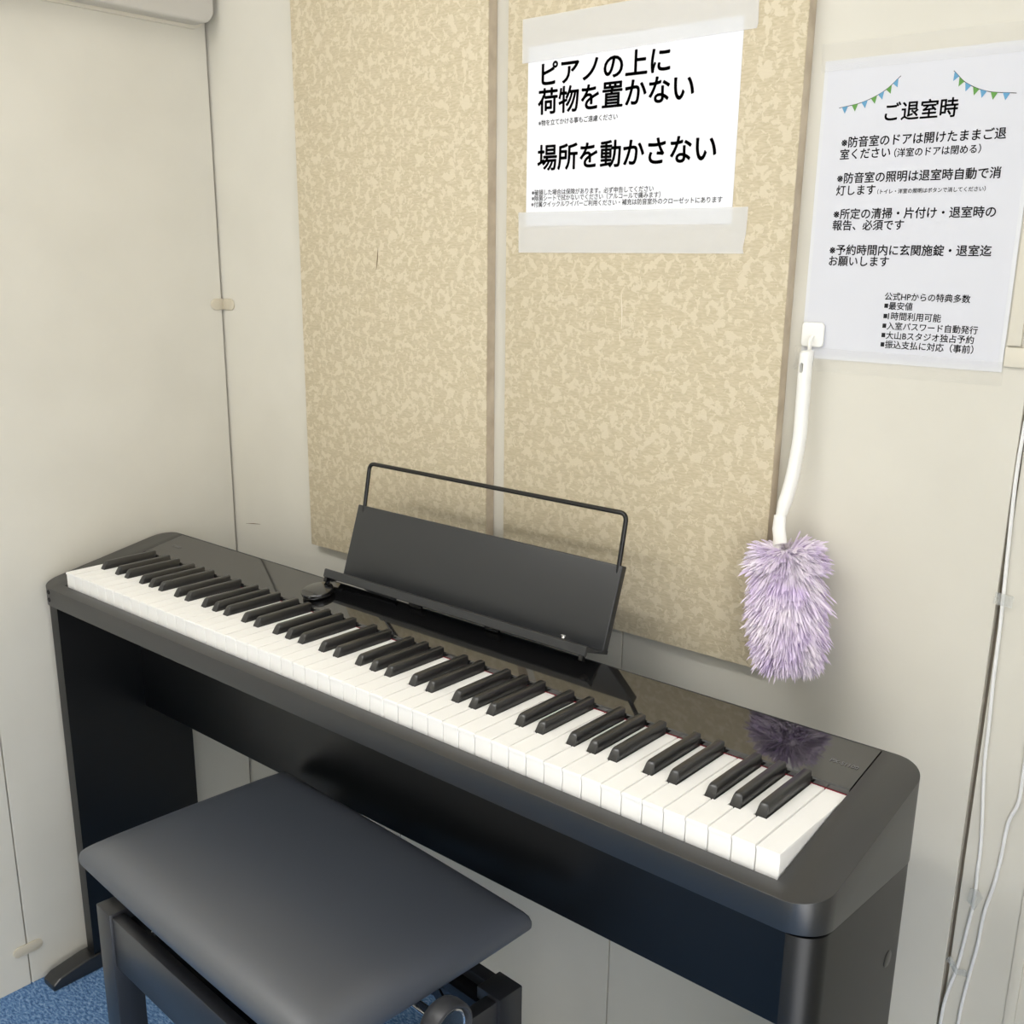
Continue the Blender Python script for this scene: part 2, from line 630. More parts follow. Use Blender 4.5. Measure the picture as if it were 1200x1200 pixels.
# ------------------------------------------------------------------ notices
yn = YW - PT
N1 = (0.6888, 0.734)
W1, H1 = 0.30, 0.2122
t1 = thing('paper_notice', 'white landscape paper notice with large black lettering on the right acoustic panel', 'notice', (N1[0] + 0.15, yn, N1[1] - H1))
bm = B()
box(bm, N1[0], N1[0] + W1, yn - 0.0007, yn - 0.0002, N1[1] - H1, N1[1])
obj('paper_sheet', bm, m_paper, t1, sm=False)
yt = yn - 0.0009
line(t1, 'ピアノの上に', 0.0225, 0.2090, -0.0462, N1, yt, 0.021, 0.93)
line(t1, '荷物を置かない', 0.0175, 0.2420, -0.0795, N1, yt, 0.021, 0.98)
line(t1, '場所を動かさない', 0.0182, 0.2750, -0.1455, N1, yt, 0.021)
line(t1, '※物を立てかける事もご遠慮ください', 0.0184, 0.1392, -0.0928, N1, yt, 0.010)
line(t1, '※破損した場合は保険があります。必ず申告してください', 0.0093, 0.1945, -0.1750, N1, yt, 0.010)
line(t1, '※除菌シートで拭かないでください（アルコールで痛みます）', 0.0092, 0.2045, -0.1820, N1, yt, 0.010)
line(t1, '※付属クイックルワイパーご利用ください・補充は防音室外のクローゼットにあります', 0.0087, 0.2869, -0.1892, N1, yt, 0.010)

def tape_strip(pts, y, m_, parent, name, thick=0.00025, jag=None):
    bm = B()
    prism(bm, pts, y - thick, y, 'y')
    return obj(name, bm, m_, parent, sm=False)

def q(o, *uv):
    return [(o[0] + u, o[1] + v) for u, v in uv]
tp = tape_strip(q(N1, (-0.0092, -0.0185), (0.3158, -0.0146), (0.3172, -0.0100), (0.3164, 0.013), (0.3157, 0.034), (-0.0093, 0.0319)), yn - 0.0011, m_tape, None, 'tape_strip')
tag(tp, 'wide frosted tape strip along the top edge of the landscape notice', 'tape', 'frosted tape on the landscape notice')
tp = tape_strip(q(N1, (-0.0113, -0.2453), (0.3183, -0.2440), (0.3168, -0.2385), (0.3196, -0.222), (0.3203, -0.1942), (-0.0122, -0.1954)), yn - 0.0011, m_tape, None, 'tape_strip')
tag(tp, 'wide frosted tape strip along the bottom edge of the landscape notice', 'tape', 'frosted tape on the landscape notice')

N2 = (1.0772, 0.6824)
W2, H2 = 0.214, 0.3027
t2 = thing('laminated_notice', 'white portrait laminated notice with bunting print and many lines, right of the panels', 'notice', (N2[0] + W2 / 2, YW, N2[1] - H2))
bm = B()
box(bm, N2[0], N2[0] + W2, YW - 0.0010, YW - 0.0002, N2[1] - H2, N2[1])
obj('laminate_pouch', bm, m_pouch, t2, sm=False)
bm = B()
box(bm, N2[0] + 0.004, N2[0] + W2 - 0.004, YW - 0.0012, YW - 0.00095, N2[1] - H2 + 0.004, N2[1] - 0.004)
obj('paper_sheet', bm, m_lam, t2, sm=False)
yt = YW - 0.0014
line(t2, 'ご退室時', 0.0693, 0.1414, -0.0625, N2, yt, 0.017)
line(t2, '※防音室のドアは開けたままご退', 0.0257, 0.1896, -0.0853, N2, yt, 0.017)
line(t2, '室ください', 0.0253, 0.0786, -0.0967, N2, yt, 0.017)
line(t2, '※防音室の照明は退室時自動で消', 0.0244, 0.1892, -0.1206, N2, yt, 0.017)
line(t2, '灯します', 0.0246, 0.0668, -0.1325, N2, yt, 0.017)
line(t2, '※所定の清掃・片付け・退室時の', 0.0240, 0.1892, -0.1563, N2, yt, 0.017)
line(t2, '報告、必須です', 0.0240, 0.1004, -0.1676, N2, yt, 0.017)
line(t2, '※予約時間内に玄関施錠・退室迄', 0.0231, 0.1898, -0.1927, N2, yt, 0.017)
line(t2, 'お願いします', 0.0235, 0.0889, -0.2039, N2, yt, 0.017)
line(t2, '（洋室のドアは閉める）', 0.0830, 0.1679, -0.0971, N2, yt, 0.016)
line(t2, '（トイレ・洋室の照明はボタンで消してください）', 0.0693, 0.1769, -0.1321, N2, yt, 0.016)
line(t2, '公式HPからの特典多数', 0.0887, 0.1755, -0.2375, N2, yt, 0.016)
for s, b_, u0, u1 in (('最安値', -0.2470, 0.0940, 0.1188), ('1時間利用可能', -0.2575, 0.0942, 0.1490), ('入室パスワード自動発行', -0.2674, 0.0942, 0.1864),
                      ('大山Bスタジオ独占予約', -0.2770, 0.0942, 0.1838), ('振込支払に対応（事前）', -0.2867, 0.0942, 0.1845)):
    line(t2, s, u0, u1, b_, N2, yt, 0.014, bullet=True)
# printed bunting
def bunting(pts, flags):
    bm = B()
    P_ = catmull([(N2[0] + u, yt, N2[1] + v) for u, v in pts], 12)
    w = 0.00032
    for a, b in zip(P_[:-1], P_[1:]):
        n = Vector((-(b - a).z, 0, (b - a).x)).normalized() * w
        bm.faces.new([bm.verts.new(p) for p in (a - n, b - n, b + n, a + n)])
    tot = len(P_) - 1
    for k in range(flags):
        f = (k + 0.5) / flags * 0.96 + 0.02
        i = min(tot - 1, int(f * tot))
        p = P_[i]
        d = (P_[i + 1] - P_[i]).normalized()
        n = Vector((d.z, 0, -d.x))
        if n.z > 0:
            n = -n
        n = (n + Vector((0, 0, -0.9))).normalized()
        off = Vector((0, -0.0001, 0))
        ff = bm.faces.new([bm.verts.new(c + off) for c in (p - d * 0.0034, p + n * 0.0068, p + d * 0.0034)])
        ff.material_index = 1 if k % 2 == 0 else 2
    obj('printed_bunting', bm, [m_ink, m_blue, m_green], t2, sm=False)
bunting([(0.0195, -0.0463), (0.0446, -0.0424), (0.0664, -0.0334), (0.0818, -0.0209)], 7)
bunting([(0.1335, -0.0210), (0.1472, -0.0333), (0.1676, -0.0421), (0.1942, -0.0458)], 7)

tp = tape_strip(q(N2, (-0.004, -0.0105), (0.30, -0.0105), (0.30, 0.0165), (-0.0055, 0.0165), (-0.004, 0.003)), YW - 0.0016, m_clear, None, 'clear_tape')
tag(tp, 'clear tape along the top edge of the portrait notice', 'tape', 'clear tape on the portrait notice')
tp = tape_strip(q(N2, (-0.0075, -0.3160), (0.2155, -0.3165), (0.2155, -0.2925), (-0.0075, -0.2905)), YW - 0.0016, m_clear, None, 'clear_tape')
tag(tp, 'clear tape along the bottom edge of the portrait notice', 'tape', 'clear tape on the portrait notice')

# ------------------------------------------------------------------ digital piano
KW = 0.0235
X0, X1 = 0.050, 1.272
slope = lambda y: -0.021 + 0.197 * y
YB0, YB1 = -0.0225, 0.2115
def zbot(a, b):
    return -0.0560 - 0.085 * b
piano = thing('digital_piano', 'slim black 88 key digital piano standing on a black stand against the wall', 'piano', (0.661, 0.09, -0.066))
bm = B()
prism(bm, rrect(0.0, 1.320, YB0, YB1, 0.034, 12), zbot, lambda a, b: slope(b))
bmesh.ops.triangulate(bm, faces=[f for f in bm.faces if len(f.verts) > 4])
case = obj('case', bm, m_case, piano)
cut = B()
prism(cut, [(-0.0035, -0.030), (0.150, -0.030), (0.150, -0.012), (0.2105, -0.012), (0.2105, 0.07), (-0.0035, 0.07)], X0 - 0.0008, X1 + 0.0008, 'x')
# case mesh is relative to the piano origin: shift cutter likewise
for v in cut.verts:
    v.co -= Vector((ROOTS[piano.name].x, ROOTS[piano.name].y, ROOTS[piano.name].z))
_case_loc = piano.location.copy()
case.parent = None
boolean(case, cut, 0.0018, 3, 28)
case.parent = piano

bm = B()
pf = [(0.1375, 0.0006), (0.1375, slope(0.1375) - 0.0010), (0.1390, slope(0.139)), (0.2090, slope(0.209) + 0.0002), (0.2100, slope(0.21) - 0.0012), (0.2100, -0.010), (0.150, -0.010), (0.150, 0.0006)]
prism(bm, pf, X0 + 0.0004, X1 - 0.0004, 'x')
panel = obj('control_panel', bm, m_gloss, piano, ang=20)
bm = B()
box(bm, X0 + 0.001, X1 - 0.001, 0.1366, 0.1385, -0.020, 0.0006)
obj('felt_strip', bm, m_felt, piano, sm=False)

# keyboard
seq = 'AB' + 'CDEFGAB' * 7 + 'C'
KL = 0.1365
off = {'C': -0.0022, 'D': 0.0022, 'F': -0.0030, 'G': 0.0, 'A': 0.0030}
blackx = {}
for i in range(51):
    if seq[i] in off:
        blackx[i] = X0 + KW * (i + 1) + off[seq[i]]
G = 0.0006
NB = 0.0066
YBLK = 0.0475
for i in range(52):
    x0, x1 = X0 + KW * i + G, X0 + KW * (i + 1) - G
    if i == 0:
        x0 -= 0
    l = blackx.get(i - 1)
    r = blackx.get(i)
    pts = [(x0, 0.0), (x1, 0.0)]
    if r:
        pts += [(x1, YBLK - 0.0012), (r - NB, YBLK - 0.0012), (r - NB, KL)]
    else:
        pts += [(x1, KL)]
    if l:
        pts += [(l + NB, KL), (l + NB, YBLK - 0.0012), (x0, YBLK - 0.0012)]
    else:
        pts += [(x0, KL)]
    bm = B()
    dz = random.uniform(-0.00015, 0.00015)
    rings = []
    for z, fy, ins in ((-0.0255, 0.0011, 0.0), (-0.0040, 0.0011, 0.0), (-0.0034, 0.0, 0.0), (-0.0006 + dz, 0.0, 0.0), (dz, 0.0006, 0.0004)):
        ring = []
        for (a, b) in pts:
            if b == 0.0:
                b = fy
            a2 = a + ins if a == x0 else a - ins if a == x1 else a
            ring.append((a2, b, z))
        # soften the two vertical front edges
        c = 0.0005
        p, q_ = ring[0], ring[1]
        ring[0:2] = [(p[0], p[1] + c, z), (p[0] + c, p[1], z), (q_[0] - c, q_[1], z), (q_[0], q_[1] + c, z)]
        rings.append([bm.verts.new(v) for v in ring])
    n = len(rings[0])
    for ra, rb in zip(rings[:-1], rings[1:]):
        for k in range(n):
            bm.faces.new([ra[k], ra[(k + 1) % n], rb[(k + 1) % n], rb[k]])
    bm.faces.new(rings[0][::-1])
    bm.faces.new(rings[-1])
    bmesh.ops.recalc_face_normals(bm, faces=bm.faces)
    obj('white_key', bm, m_white, piano)
for i, xc in blackx.items():
    bm = B()
    wb, wt = 0.0053, 0.0041
    ht = 0.0118
    sec = []
    prof = [(YBLK, -0.006, wb), (YBLK + 0.0004, 0.0005, wb), (YBLK + 0.0048, 0.0088, wt + 0.0004), (YBLK + 0.0062, 0.0106, wt), (YBLK + 0.0085, ht - 0.0004, wt), (0.100, ht, wt), (0.1395, ht, wt)]
    rows = []
    for (y, z, w) in prof:
        wbot = wb
        top = z
        e = 0.0009
        rows.append([(xc - wb, y if z < 0.001 else y, -0.006), (xc - wb + (wb - w) * 0.0, y, min(0.0, top)),
                     (xc - w - 0.0001, y, top - e if top > 0.003 else top), (xc - w + e, y, top), (xc + w - e, y, top),
                     (xc + w + 0.0001, y, top - e if top > 0.003 else top), (xc + wb, y, min(0.0, top)), (xc + wb, y, -0.006)])
    rv = [[bm.verts.new(p) for p in row] for row in rows]
    for a, b in zip(rv[:-1], rv[1:]):
        for k in range(7):
            try:
                bm.faces.new([a[k], a[k + 1], b[k + 1], b[k]])
            except ValueError:
                pass
    bm.faces.new(rv[-1])
    bmesh.ops.remove_doubles(bm, verts=bm.verts, dist=0.00002)
    bmesh.ops.recalc_face_normals(bm, faces=bm.faces)
    obj('black_key', bm, m_black, piano, ang=50)

# printing on the glossy panel
def panel_text(body, xa, xb, y):
    t = text_bm(body)
    xs = [v.co.x for v in t.verts]
    s = (xb - xa) / (max(xs) - min(xs))
    x0 = min(xs)
    for v in t.verts:
        yy = y + v.co.y * s
        v.co = (xa + (v.co.x - x0) * s, yy, slope(yy) + 0.0006)
    return t
obj('panel_lettering', panel_text('PX-S1100', 1.2370, 1.2650, 0.1690), m_print, piano, sm=False)
obj('panel_lettering', panel_text('CASIO', 0.0760, 0.0985, 0.1710), m_print, piano, sm=False)
# jack panel on the left front edge
bm = B()
for z in (-0.0315, -0.0440):
    lathe(bm, [(0.0036, YB0 + 0.0012), (0.0036, YB0 - 0.0008), (0.0026, YB0 - 0.0010), (0.0022, YB0 + 0.0010)], (0.0335, 0, z), 'y', 16)
obj('headphone_jack', bm, m_wire, piano)

# ------------------------------------------------------------------ piano stand
stand = thing('piano_stand', 'black wooden piano stand with two side panels carrying the digital piano', 'stand', (0.661, 0.1, ZF))
def leg_top(a, b):
    return zbot(a, b) - 0.0025
def side_panel(x0, x1, rx):
    bm = B()
    y0, y1 = (-0.0105, 0.212) if rx == 'L' else (-0.0185, 0.207)
    cs = (1, 0, 0, 1) if rx == 'L' else (0, 1, 1, 0)
    r = 0.006 if rx == 'L' else 0.026
    prism(bm, rrect(x0, x1, y0, y1, r, 8, cs), ZF + 0.028, leg_top, 'z', 0.0012, 2, bevel_all=False)
    return obj('side_panel', bm, m_stand, stand)
side_panel(0.002, 0.030, 'L')
rp = side_panel(1.291, 1.3185, 'R')
bm = B()
lathe(bm, [(0.0085, 1.3180), (0.0085, 1.3191), (0.0075, 1.3197), (0.0004, 1.3197)], (0, 0.158, -0.166), 'x', 24)
obj('screw_cap', bm, m_case, rp)
bm = B()
box(bm, 0.030, 1.291, 0.125, 0.141, -0.272, -0.0735, 0.0012, 2)
obj('cross_board', bm, m_stand, stand)
for x0, x1 in ((-0.002, 0.034), (1.288, 1.324)):
    bm = B()
    prof = [(-0.088, 0.0), (-0.088, 0.012), (-0.075, 0.020), (-0.02, 0.030), (0.20, 0.030), (0.255, 0.020), (0.268, 0.012), (0.268, 0.0)]
    prism(bm, [(y, ZF + z) for y, z in prof], x0, x1, 'x', 0.003, 3)
    obj('foot', bm, m_case, stand)

# ------------------------------------------------------------------ music rest
A = math.radians(18.5)
EU = Vector((0, math.sin(A), math.cos(A)))
EF = Vector((0, -math.cos(A), math.sin(A)))
O = Vector((0, 0.225, 0.0315))
MR = Matrix(((1, 0, 0, O.x), (0, EF.y, EU.y, O.y), (0, EF.z, EU.z, O.z), (0, 0, 0, 1)))
rest = thing('music_rest', 'black tilted music rest with thin wire frame on the digital piano', 'music rest', (0.685, 0.20, 0.017))
bm = B(); t = B()
box(t, 0.4480, 0.9220, -0.0105, 0.0, -0.004, 0.1030, 0.0016, 3)
merge(bm, t, 0, MR)
bmesh.ops.recalc_face_normals(bm, faces=bm.faces)
obj('backboard', bm, m_rest, rest)
bm = B(); t = B()
pr = [(-0.0105, -0.0055), (0.0325, -0.0050), (0.0325, -0.0090), (0.0335, -0.0100), (0.0355, -0.0100), (0.0365, -0.0090), (0.0365, 0.0012), (0.0352, 0.0022), (0.0325, 0.0022), (0.0305, 0.0002), (0.020, -0.0002), (0.0165, -0.0026), (0.004, -0.0026), (0.0, -0.001), (-0.0105, -0.001)]
prism(t, [(a, b) for a, b in pr], 0.4480, 0.9220, 'x', 0)
merge(bm, t, 0, MR)
bmesh.ops.recalc_face_normals(bm, faces=bm.faces)
obj('ledge', bm, m_rest, rest)
bm = B(); t = B()
tube(t, arc_path([(0.4605, -0.0040, 0.085), (0.4605, 0.0065, 0.1650), (0.9160, 0.0065, 0.1650), (0.9160, -0.0040, 0.085)], 0.010, 8), 0.0030, 12)
merge(bm, t, 0, MR)
obj('wire_frame', bm, m_wire, rest)
for x in (0.4530, 0.9165):
    bm = B(); t = B()
    box(t, x - 0.0032, x + 0.0032, 0.0300, 0.0362, -0.0165, -0.0060, 0.0010, 2)
    merge(bm, t, 0, MR)
    bmesh.ops.recalc_face_normals(bm, faces=bm.faces)
    obj('end_peg', bm, m_wire, rest)
for x in (0.62, 0.76):
    bm = B()
    box(bm, x - 0.012, x + 0.012, 0.2040, 0.2085, slope(0.2085) + 0.0008, 0.0315, 0.0008, 2)
    obj('support_leg', bm, m_wire, rest)
bm = B(); t = B()
lathe(t, [(0.0045, 0.0004), (0.0045, 0.0012), (0.0025, 0.0022), (0.0022, 0.0048), (0.0045, 0.0054), (0.0040, 0.0062), (0.001, 0.0064)], (0.8750, 0.020, 0.0), 'z', 20)
merge(bm, t, 0, MR)
tag(obj('metal_stud', bm, m_chrome), 'tiny shiny metal stud lying on the ledge of the black music rest', 'stud')

# ------------------------------------------------------------------ round cable adapter on the panel
ad = thing('cable_adapter', 'small round flat black device with a cable on the piano left of the music rest', 'adapter', (0.462, 0.168, 0.012))
MS = Matrix.Translation((0.4580, 0.1690, slope(0.1690) + 0.0012)) @ Matrix.Rotation(math.atan(0.197), 4, 'X')
bm = B(); t = B()
lathe(t, [(0.0215, 0.0008), (0.0228, 0.0016), (0.0235, 0.0070), (0.0228, 0.0082), (0.0220, 0.0085), (0.0004, 0.0085)], (0, 0, 0), 'z', 48)
merge(bm, t, 0, MS)
obj('disc_body', bm, m_darkplastic, ad, ang=60)
bm = B()
tube(bm, catmull([(0.458, 0.186, 0.0235), (0.452, 0.198, 0.029), (0.462, 0.210, 0.0320), (0.486, 0.2085, 0.0310), (0.510, 0.2070, 0.0275), (0.535, 0.2060, 0.0245), (0.58, 0.2065, 0.0238)], 8), 0.0023, 10)
tube(bm, [(0.440, 0.202, 0.0245), (0.452, 0.2005, 0.0275), (0.462, 0.206, 0.030)], [0.002, 0.0042, 0.003], 10)
obj('cable', bm, m_rubber, ad)

# ------------------------------------------------------------------ piano bench
RZ = math.radians(-3.6)
bench = thing('piano_bench', 'black leatherette height adjustable piano bench in front of the digital piano', 'bench', (0.677, -0.0585, ZF), RZ)
hx, hy = 0.2505, 0.1555
zs = -0.268 + ZO            # outline of the cushion above the floor
def cushion():
    bm = B()
    nu, nv = 64, 44
    def sp(s, k=0.06):       # denser near the edges
        return math.sin(s * math.pi / 2) * 0.75 + s * 0.25
    def outline(u, v):
        # pinched corners, slightly bulging sides
        bul = 0.003
        x = hx * u + (bul * (1 - v * v) * (1 if u > 0 else -1) * abs(u) ** 3)
        y = hy * v + (bul * (1 - u * u) * (1 if v > 0 else -1) * abs(v) ** 3)
        return x, y
    def topz(u, v):
        dx = (1 - abs(u)) * hx
        dy = (1 - abs(v)) * hy
        def pf_(d, R_=0.055):
            d = min(d, R_) / R_
            return math.sqrt(max(0.0, 1 - (1 - d) ** 2.2))
        a, b = pf_(dx), pf_(dy)
        e = 0.02
        sm_ = ((a + e) ** -5 + (b + e) ** -5) ** -0.2 - e * 0.9
        return 0.027 * max(0.0, sm_) + 0.007 * (1 - u * u) * (1 - v * v)
    top = []
    for j in range(nv + 1):
        row = []
        for i in range(nu + 1):
            u, v = sp(2 * i / nu - 1), sp(2 * j / nv - 1)
            x, y = outline(u, v)
            row.append(bm.verts.new((x, y, zs + 0.007 + topz(u, v))))
        top.append(row)
    for j in range(nv):
        for i in range(nu):
            bm.faces.new([top[j][i], top[j][i + 1], top[j + 1][i + 1], top[j + 1][i]])
    ring = [top[0][i] for i in range(nu + 1)] + [top[j][nu] for j in range(1, nv + 1)] + [top[nv][i] for i in range(nu - 1, -1, -1)] + [top[j][0] for j in range(nv - 1, 0, -1)]
    prev = ring
    for s, dz in ((1.001, -0.004), (0.999, -0.0085), (0.992, -0.0115), (0.970, -0.0135)):
        cur = [bm.verts.new((w.co.x * s, w.co.y * s, zs + 0.007 + dz)) for w in ring]
        n = len(ring)
        for k in range(n):
            bm.faces.new([prev[k], cur[k], cur[(k + 1) % n], prev[(k + 1) % n]])
        prev = cur
    bm.faces.new(prev)
    bmesh.ops.recalc_face_normals(bm, faces=bm.faces)
    return bm
obj('seat_cushion', cushion(), m_leather, bench, local=True, ang=70)
ZT = -0.338 + ZO
lx, ly, lw = 0.2530, 0.1395, 0.038
for sx in (-1, 1):
    for sy in (-1, 1):
        bm = B()
        xa, xb = sorted((sx * lx, sx * (lx - lw)))
        ya, yb = sorted((sy * ly, sy * (ly - lw)))
        box(bm, xa, xb, ya, yb, 0.0005, ZT, 0.0015, 2)
        obj('leg', bm, m_bench, bench, local=True)
for sy in (-1, 1):
    bm = B()
    ya, yb = sorted((sy * (ly - 0.003), sy * (ly - 0.021)))
    box(bm, -lx + lw, lx - lw, ya, yb, ZT - 0.078, ZT - 0.004, 0.0012, 2)
    obj('apron', bm, m_bench, bench, local=True)
for sx in (-1, 1):
    bm = B()
    xa, xb = sorted((sx * (lx - 0.004), sx * (lx - 0.022)))
    box(bm, xa, xb, -ly + lw, ly - lw, ZT - 0.078, ZT - 0.004, 0.0012, 2)
    obj('apron', bm, m_bench, bench, local=True)
for sy in (-1, 1):
    bm = B()
    ya, yb = sorted((sy * (ly - 0.0215), sy * (ly - 0.044)))
    box(bm, -lx + 0.03, lx - 0.03, ya, yb, ZT - 0.030, ZT - 0.016, 0.001, 2)
    r_ = obj('steel_rail', bm, m_wire, bench, local=True)
    b2 = B()
    lathe(b2, [(0.003, ZT - 0.0160), (0.003, ZT - 0.0145), (0.0012, ZT - 0.0138)], (-0.165, sy * (ly - 0.034), 0), 'z', 14)
    obj('bolt', b2, m_chrome, r_, local=True)
# scissor mechanism under the seat
for sy in (-1, 1):
    y = sy * (ly - 0.052)
    for (xa, xb, dy) in ((-0.185, -0.035, 0.0), (-0.035, -0.185, 0.006), (0.045, 0.19, 0.0), (0.19, 0.045, 0.006)):
        bm = B()
        z0, z1 = ZT - 0.070, zs - 0.014
        d = Vector((xb - xa, 0, z1 - z0)).normalized()
        n = Vector((-d.z, 0, d.x)) * 0.008
        t = B()
        prism(t, [(xa + n.x, z0 + n.z), (xa - n.x, z0 - n.z), (xb - n.x, z1 - n.z), (xb + n.x, z1 + n.z)], y + dy - 0.0015, y + dy + 0.0015, 'y')
        merge(bm, t)
        obj('scissor_link', bm, m_wire, bench, local=True, sm=False)
bm = B()
box(bm, -lx + 0.045, lx - 0.045, -ly + 0.05, ly - 0.05, zs - 0.018, zs - 0.0085, 0.001, 1)
obj('seat_base', bm, m_wire, bench, local=True)
bm = B()
tube(bm, [(-lx + 0.03, 0.0, ZT + 0.038), (lx - 0.002, 0.0, ZT + 0.038)], 0.006, 14)
obj('screw_rod', bm, m_chrome, bench, local=True)
bm = B()
kc = (lx + 0.004, 0.0, ZT + 0.038)
lathe(bm, [(0.010, -0.008), (0.012, 0.0), (0.024, 0.002), (0.0285, 0.006), (0.0300, 0.012), (0.0300, 0.024), (0.0288, 0.0275), (0.0265, 0.0285), (0.0245, 0.0275), (0.0225, 0.022), (0.012, 0.019), (0.0005, 0.019)], kc, 'x', 40)
kn = obj('adjusting_knob', bm, m_knob, bench, local=True, ang=40)
bm = B()
lathe(bm, [(0.0215, 0.0225), (0.0220, 0.0245), (0.0205, 0.0250), (0.0195, 0.0235)], kc, 'x', 40)
obj('knob_ring', bm, m_chrome, kn, local=True)

# ------------------------------------------------------------------ hook and duster
hk = thing('wall_hook', 'white square adhesive hook stuck on the lower left corner of the portrait notice', 'hook', (1.0905, YW, 0.405))
bm = B()
prism(bm, rrect(1.0778, 1.1035, 0.3925, 0.4185, 0.004, 6), YW - 0.0058, YW - 0.0021, 'y', 0.0012, 3, bevel_all=False)
obj('hook_plate', bm, m_plastic, hk)
bm = B()
tube(bm, catmull([(1.0915, YW - 0.006, 0.4035), (1.0915, YW - 0.010, 0.401), (1.0915, YW - 0.0115, 0.396), (1.0915, YW - 0.0115, 0.388), (1.0915, YW - 0.0145, 0.3830), (1.0915, YW - 0.0200, 0.3815), (1.0915, YW - 0.0235, 0.3850)], 6), 0.0021, 10)
obj('hook_arm', bm, m_plastic, hk)

du = thing('duster', 'lavender fluffy microfibre duster with white handle hanging from the white hook', 'duster', (1.098, 0.335, 0.383))
yd = YW - 0.020
path = catmull([(1.0925, yd, 0.3895), (1.0930, yd, 0.384), (1.0925, yd, 0.364), (1.0935, yd - 0.001, 0.325), (1.0940, yd - 0.003, 0.288), (1.0910, yd - 0.008, 0.244), (1.0865, yd - 0.013, 0.214), (1.0850, yd - 0.018, 0.190), (1.090, yd - 0.026, 0.155)], 8)
rad = []
for i, p in enumerate(path):
    f = i / (len(path) - 1)
    rr = 0.0076 if i > 3 else 0.0035 + 0.0041 * (i / 3) ** 0.6
    if f > 0.72:
        rr = 0.0076 - 0.0030 * min(1, (f - 0.72) / 0.12)
    rad.append(rr)
bm = B()
tube(bm, path, rad, 16)
hd = obj('handle', bm, m_plastic, du, ang=60)
cut = B()
lathe(cut, [(0.0024, -0.02), (0.0024, 0.02)], (1.0912, yd, 0.3735), 'y', 12)
box(cut, 1.0890, 1.0934, yd - 0.02, yd + 0.02, 0.3665, 0.3735)
c2 = B()
prism(c2, rrect(1.0893, 1.0935, 0.3655, 0.3765, 0.002, 5), yd - 0.02, yd + 0.02, 'y')
cut.free()
cut = c2
for v in cut.verts:
    v.co -= ROOTS[du.name]
hd.parent = None
boolean(hd, cut)
hd.parent = du
bm = B()
tube(bm, [(1.0855, yd - 0.017, 0.207), (1.0870, yd - 0.020, 0.192), (1.0935, yd - 0.026, 0.176)], [0.0070, 0.0080, 0.0080], 12, flat=0.6)
obj('handle_clip', bm, m_plastic, du, ang=60)

def fluff():
    rnd = random.Random(11)
    bm = B()
    a0 = Vector((1.103, yd - 0.030, 0.170))
    a1 = Vector((1.117, yd - 0.033, 0.062))
    axis = (a1 - a0).normalized()
    e1 = Vector((0, 1, 0)) - axis * axis.y
    e1.normalize()
    e2 = axis.cross(e1)
    # core
    prof = []
    for k in range(13):
        s = k / 12
        prof.append(a0.lerp(a1, s))
    tube(bm, prof, [0.010 + 0.020 * math.sin(math.pi * min(1, max(0, 0.12 + 0.76 * k / 12))) for k in range(13)], 14)
    def strand(p, d, ln, w, bend):
        d = d.normalized()
        sd = d.cross(Vector((rnd.uniform(-1, 1), rnd.uniform(-1, 1), rnd.uniform(-1, 1))))
        if sd.length < 1e-4:
            return
        sd.normalize()
        s2 = d.cross(sd)
        prev = None
        for j, (f, ww) in enumerate(((0, 0.7), (0.45, 1.0), (0.88, 0.95))):
            c = p + d * ln * f + bend * (ln * f * f)
            ring = [bm.verts.new(c + (math.cos(t) * sd + math.sin(t) * s2) * w * ww) for t in (0, 2.094, 4.189)]
            if prev:
                for k in range(3):
                    bm.faces.new([prev[k], prev[(k + 1) % 3], ring[(k + 1) % 3], ring[k]])
            prev = ring
        tip = bm.verts.new(p + d * ln + bend * ln)
        for k in range(3):
            bm.faces.new([prev[k], prev[(k + 1) % 3], tip])
    n = 1500
    for c in range(n):
        s = rnd.random()
        th = rnd.uniform(0, 2 * math.pi)
        # end tufts
        lean = 0.35
        if c % 6 == 0:
            s = rnd.choice((1.0, 0.97, 0.0))
        base = a0.lerp(a1, s)
        R_ = 0.020 + 0.006 * math.sin(math.pi * s)
        radial = math.cos(th) * e1 * 0.85 + math.sin(th) * e2
        dirn = radial + axis * (0.55 if s > 0.15 else -0.15) + Vector((0, 0, -0.25))
        if s >= 0.97:
            dirn = radial * rnd.uniform(0.1, 1.1) + axis * 1.0
        if s == 0.0:
            dirn = radial * rnd.uniform(0.6, 1.1) - axis * rnd.uniform(0.0, 0.5)
        p0 = base + radial * R_ * rnd.uniform(0.5, 1.0)
        ln = rnd.uniform(0.022, 0.032)
        for k in range(7):
            jit = Vector((rnd.gauss(0, 1), rnd.gauss(0, 1), rnd.gauss(0, 1)))
            p = p0 + jit * 0.0013
            d = dirn.normalized() + jit * 0.095
            b_ = Vector((rnd.gauss(0, 0.06), rnd.gauss(0, 0.06), -0.22))
            strand(p, d, ln * rnd.uniform(0.8, 1.08), rnd.uniform(0.0008, 0.00135), b_)
    lim = YW - 0.003
    lim2 = YW - PT - 0.002
    for v in bm.verts:
        m_ = lim2 if v.co.x < 1.065 else lim
        if v.co.y > m_:
            v.co.y = m_ - 0.15 * min(0.01, v.co.y - m_)
    return bm
o = obj('duster_head', fluff(), m_fur, du, ang=60)

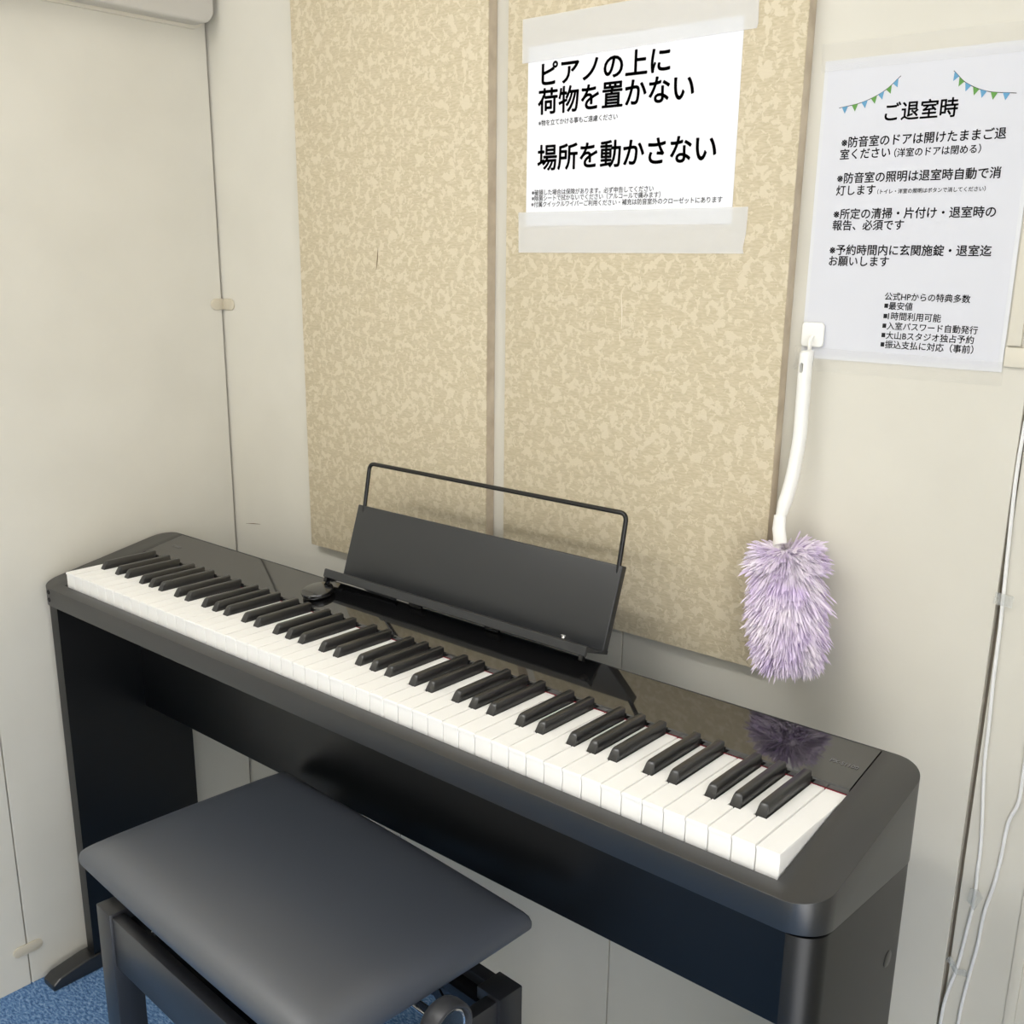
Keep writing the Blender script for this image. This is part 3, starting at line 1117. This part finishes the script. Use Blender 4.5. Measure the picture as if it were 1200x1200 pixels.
# ------------------------------------------------------------------ white cables and their tape on the right
def cable(pts, label, r=0.0019):
    bm = B()
    tube(bm, catmull(pts, 6), r, 10)
    return tag(obj('cable', bm, m_cable), label, 'cable', 'white cables on the right of the back wall')
yc = YW - 0.0028
cable([(1.325, yc, 0.372), (1.322, yc, 0.350), (1.320, yc, 0.329), (1.319, yc, 0.278), (1.321, yc, 0.208), (1.324, yc, 0.122), (1.325, yc, 0.061), (1.327, yc, 0.013),
       (1.3285, yc, -0.036), (1.336, yc, -0.120), (1.337, yc, -0.162), (1.338, yc, -0.193), (1.335, yc, -0.233), (1.331, yc, -0.279), (1.323, yc, -0.329), (1.321, yc, -0.365), (1.318, yc, -0.45), (1.325, yc, -0.56), (1.335, yc, -0.70), (1.337, yc - 0.02, ZF + 0.004)],
      'white cable taped close beside the dark wall joint, the left one of two')
cable([(1.392, yc - 0.003, 0.25), (1.385, yc - 0.003, 0.12), (1.369, yc - 0.003, 0.02), (1.367, yc, -0.021), (1.367, yc, -0.063), (1.360, yc, -0.090), (1.358, yc, -0.137), (1.355, yc, -0.170), (1.350, yc, -0.204), (1.348, yc, -0.249),
       (1.344, yc, -0.290), (1.340, yc, -0.354), (1.342, yc, -0.46), (1.35, yc, -0.58), (1.352, yc, -0.70), (1.353, yc - 0.02, ZF + 0.004)],
      'white cable hanging loose at the right edge of the photo, the right one of two')
def bit(pts, label):
    bm = B()
    prism(bm, pts, YW - 0.0058, YW - 0.0055, 'y')
    tag(obj('tape_piece', bm, m_clear2, sm=False), label, 'tape', 'clear tape pieces on the cable')
bit([(1.315, 0.146), (1.333, 0.145), (1.334, 0.157), (1.316, 0.159)], 'clear tape piece high on the left white cable beside the duster')
bit([(1.331, -0.196), (1.340, -0.205), (1.347, -0.186), (1.341, -0.178), (1.333, -0.180)], 'small crinkled clear tape piece on the left white cable beside the piano end')
bit([(1.318, -0.277), (1.330, -0.292), (1.343, -0.289), (1.341, -0.281), (1.332, -0.284), (1.323, -0.271)], 'yellowed curled tape piece lowest on the left white cable')

# ------------------------------------------------------------------ ceiling lamp (above the frame)
lp = thing('ceiling_light', 'long white ceiling light with a frosted diffuser above the piano bench', 'lamp', (LAMP_POS[0], LAMP_POS[1], ZC))
lx0, lx1, ly0, ly1 = LAMP_POS[0] - 0.56, LAMP_POS[0] + 0.56, LAMP_POS[1] - 0.075, LAMP_POS[1] + 0.075
bm = B()
box(bm, lx0 - 0.012, lx1 + 0.012, ly0 - 0.012, ly1 + 0.012, ZC - 0.030, ZC - 0.0005, 0.003, 2)
obj('lamp_housing', bm, m_plastic, lp)
bm = B()
prism(bm, [(ly0, ZC - 0.031), (ly0, ZC - 0.045), (ly0 + 0.02, ZC - 0.062), (ly0 + 0.05, ZC - 0.068), (ly1 - 0.05, ZC - 0.068), (ly1 - 0.02, ZC - 0.062), (ly1, ZC - 0.045), (ly1, ZC - 0.031)], lx0, lx1, 'x')
obj('lamp_diffuser', bm, m_lamp, lp)
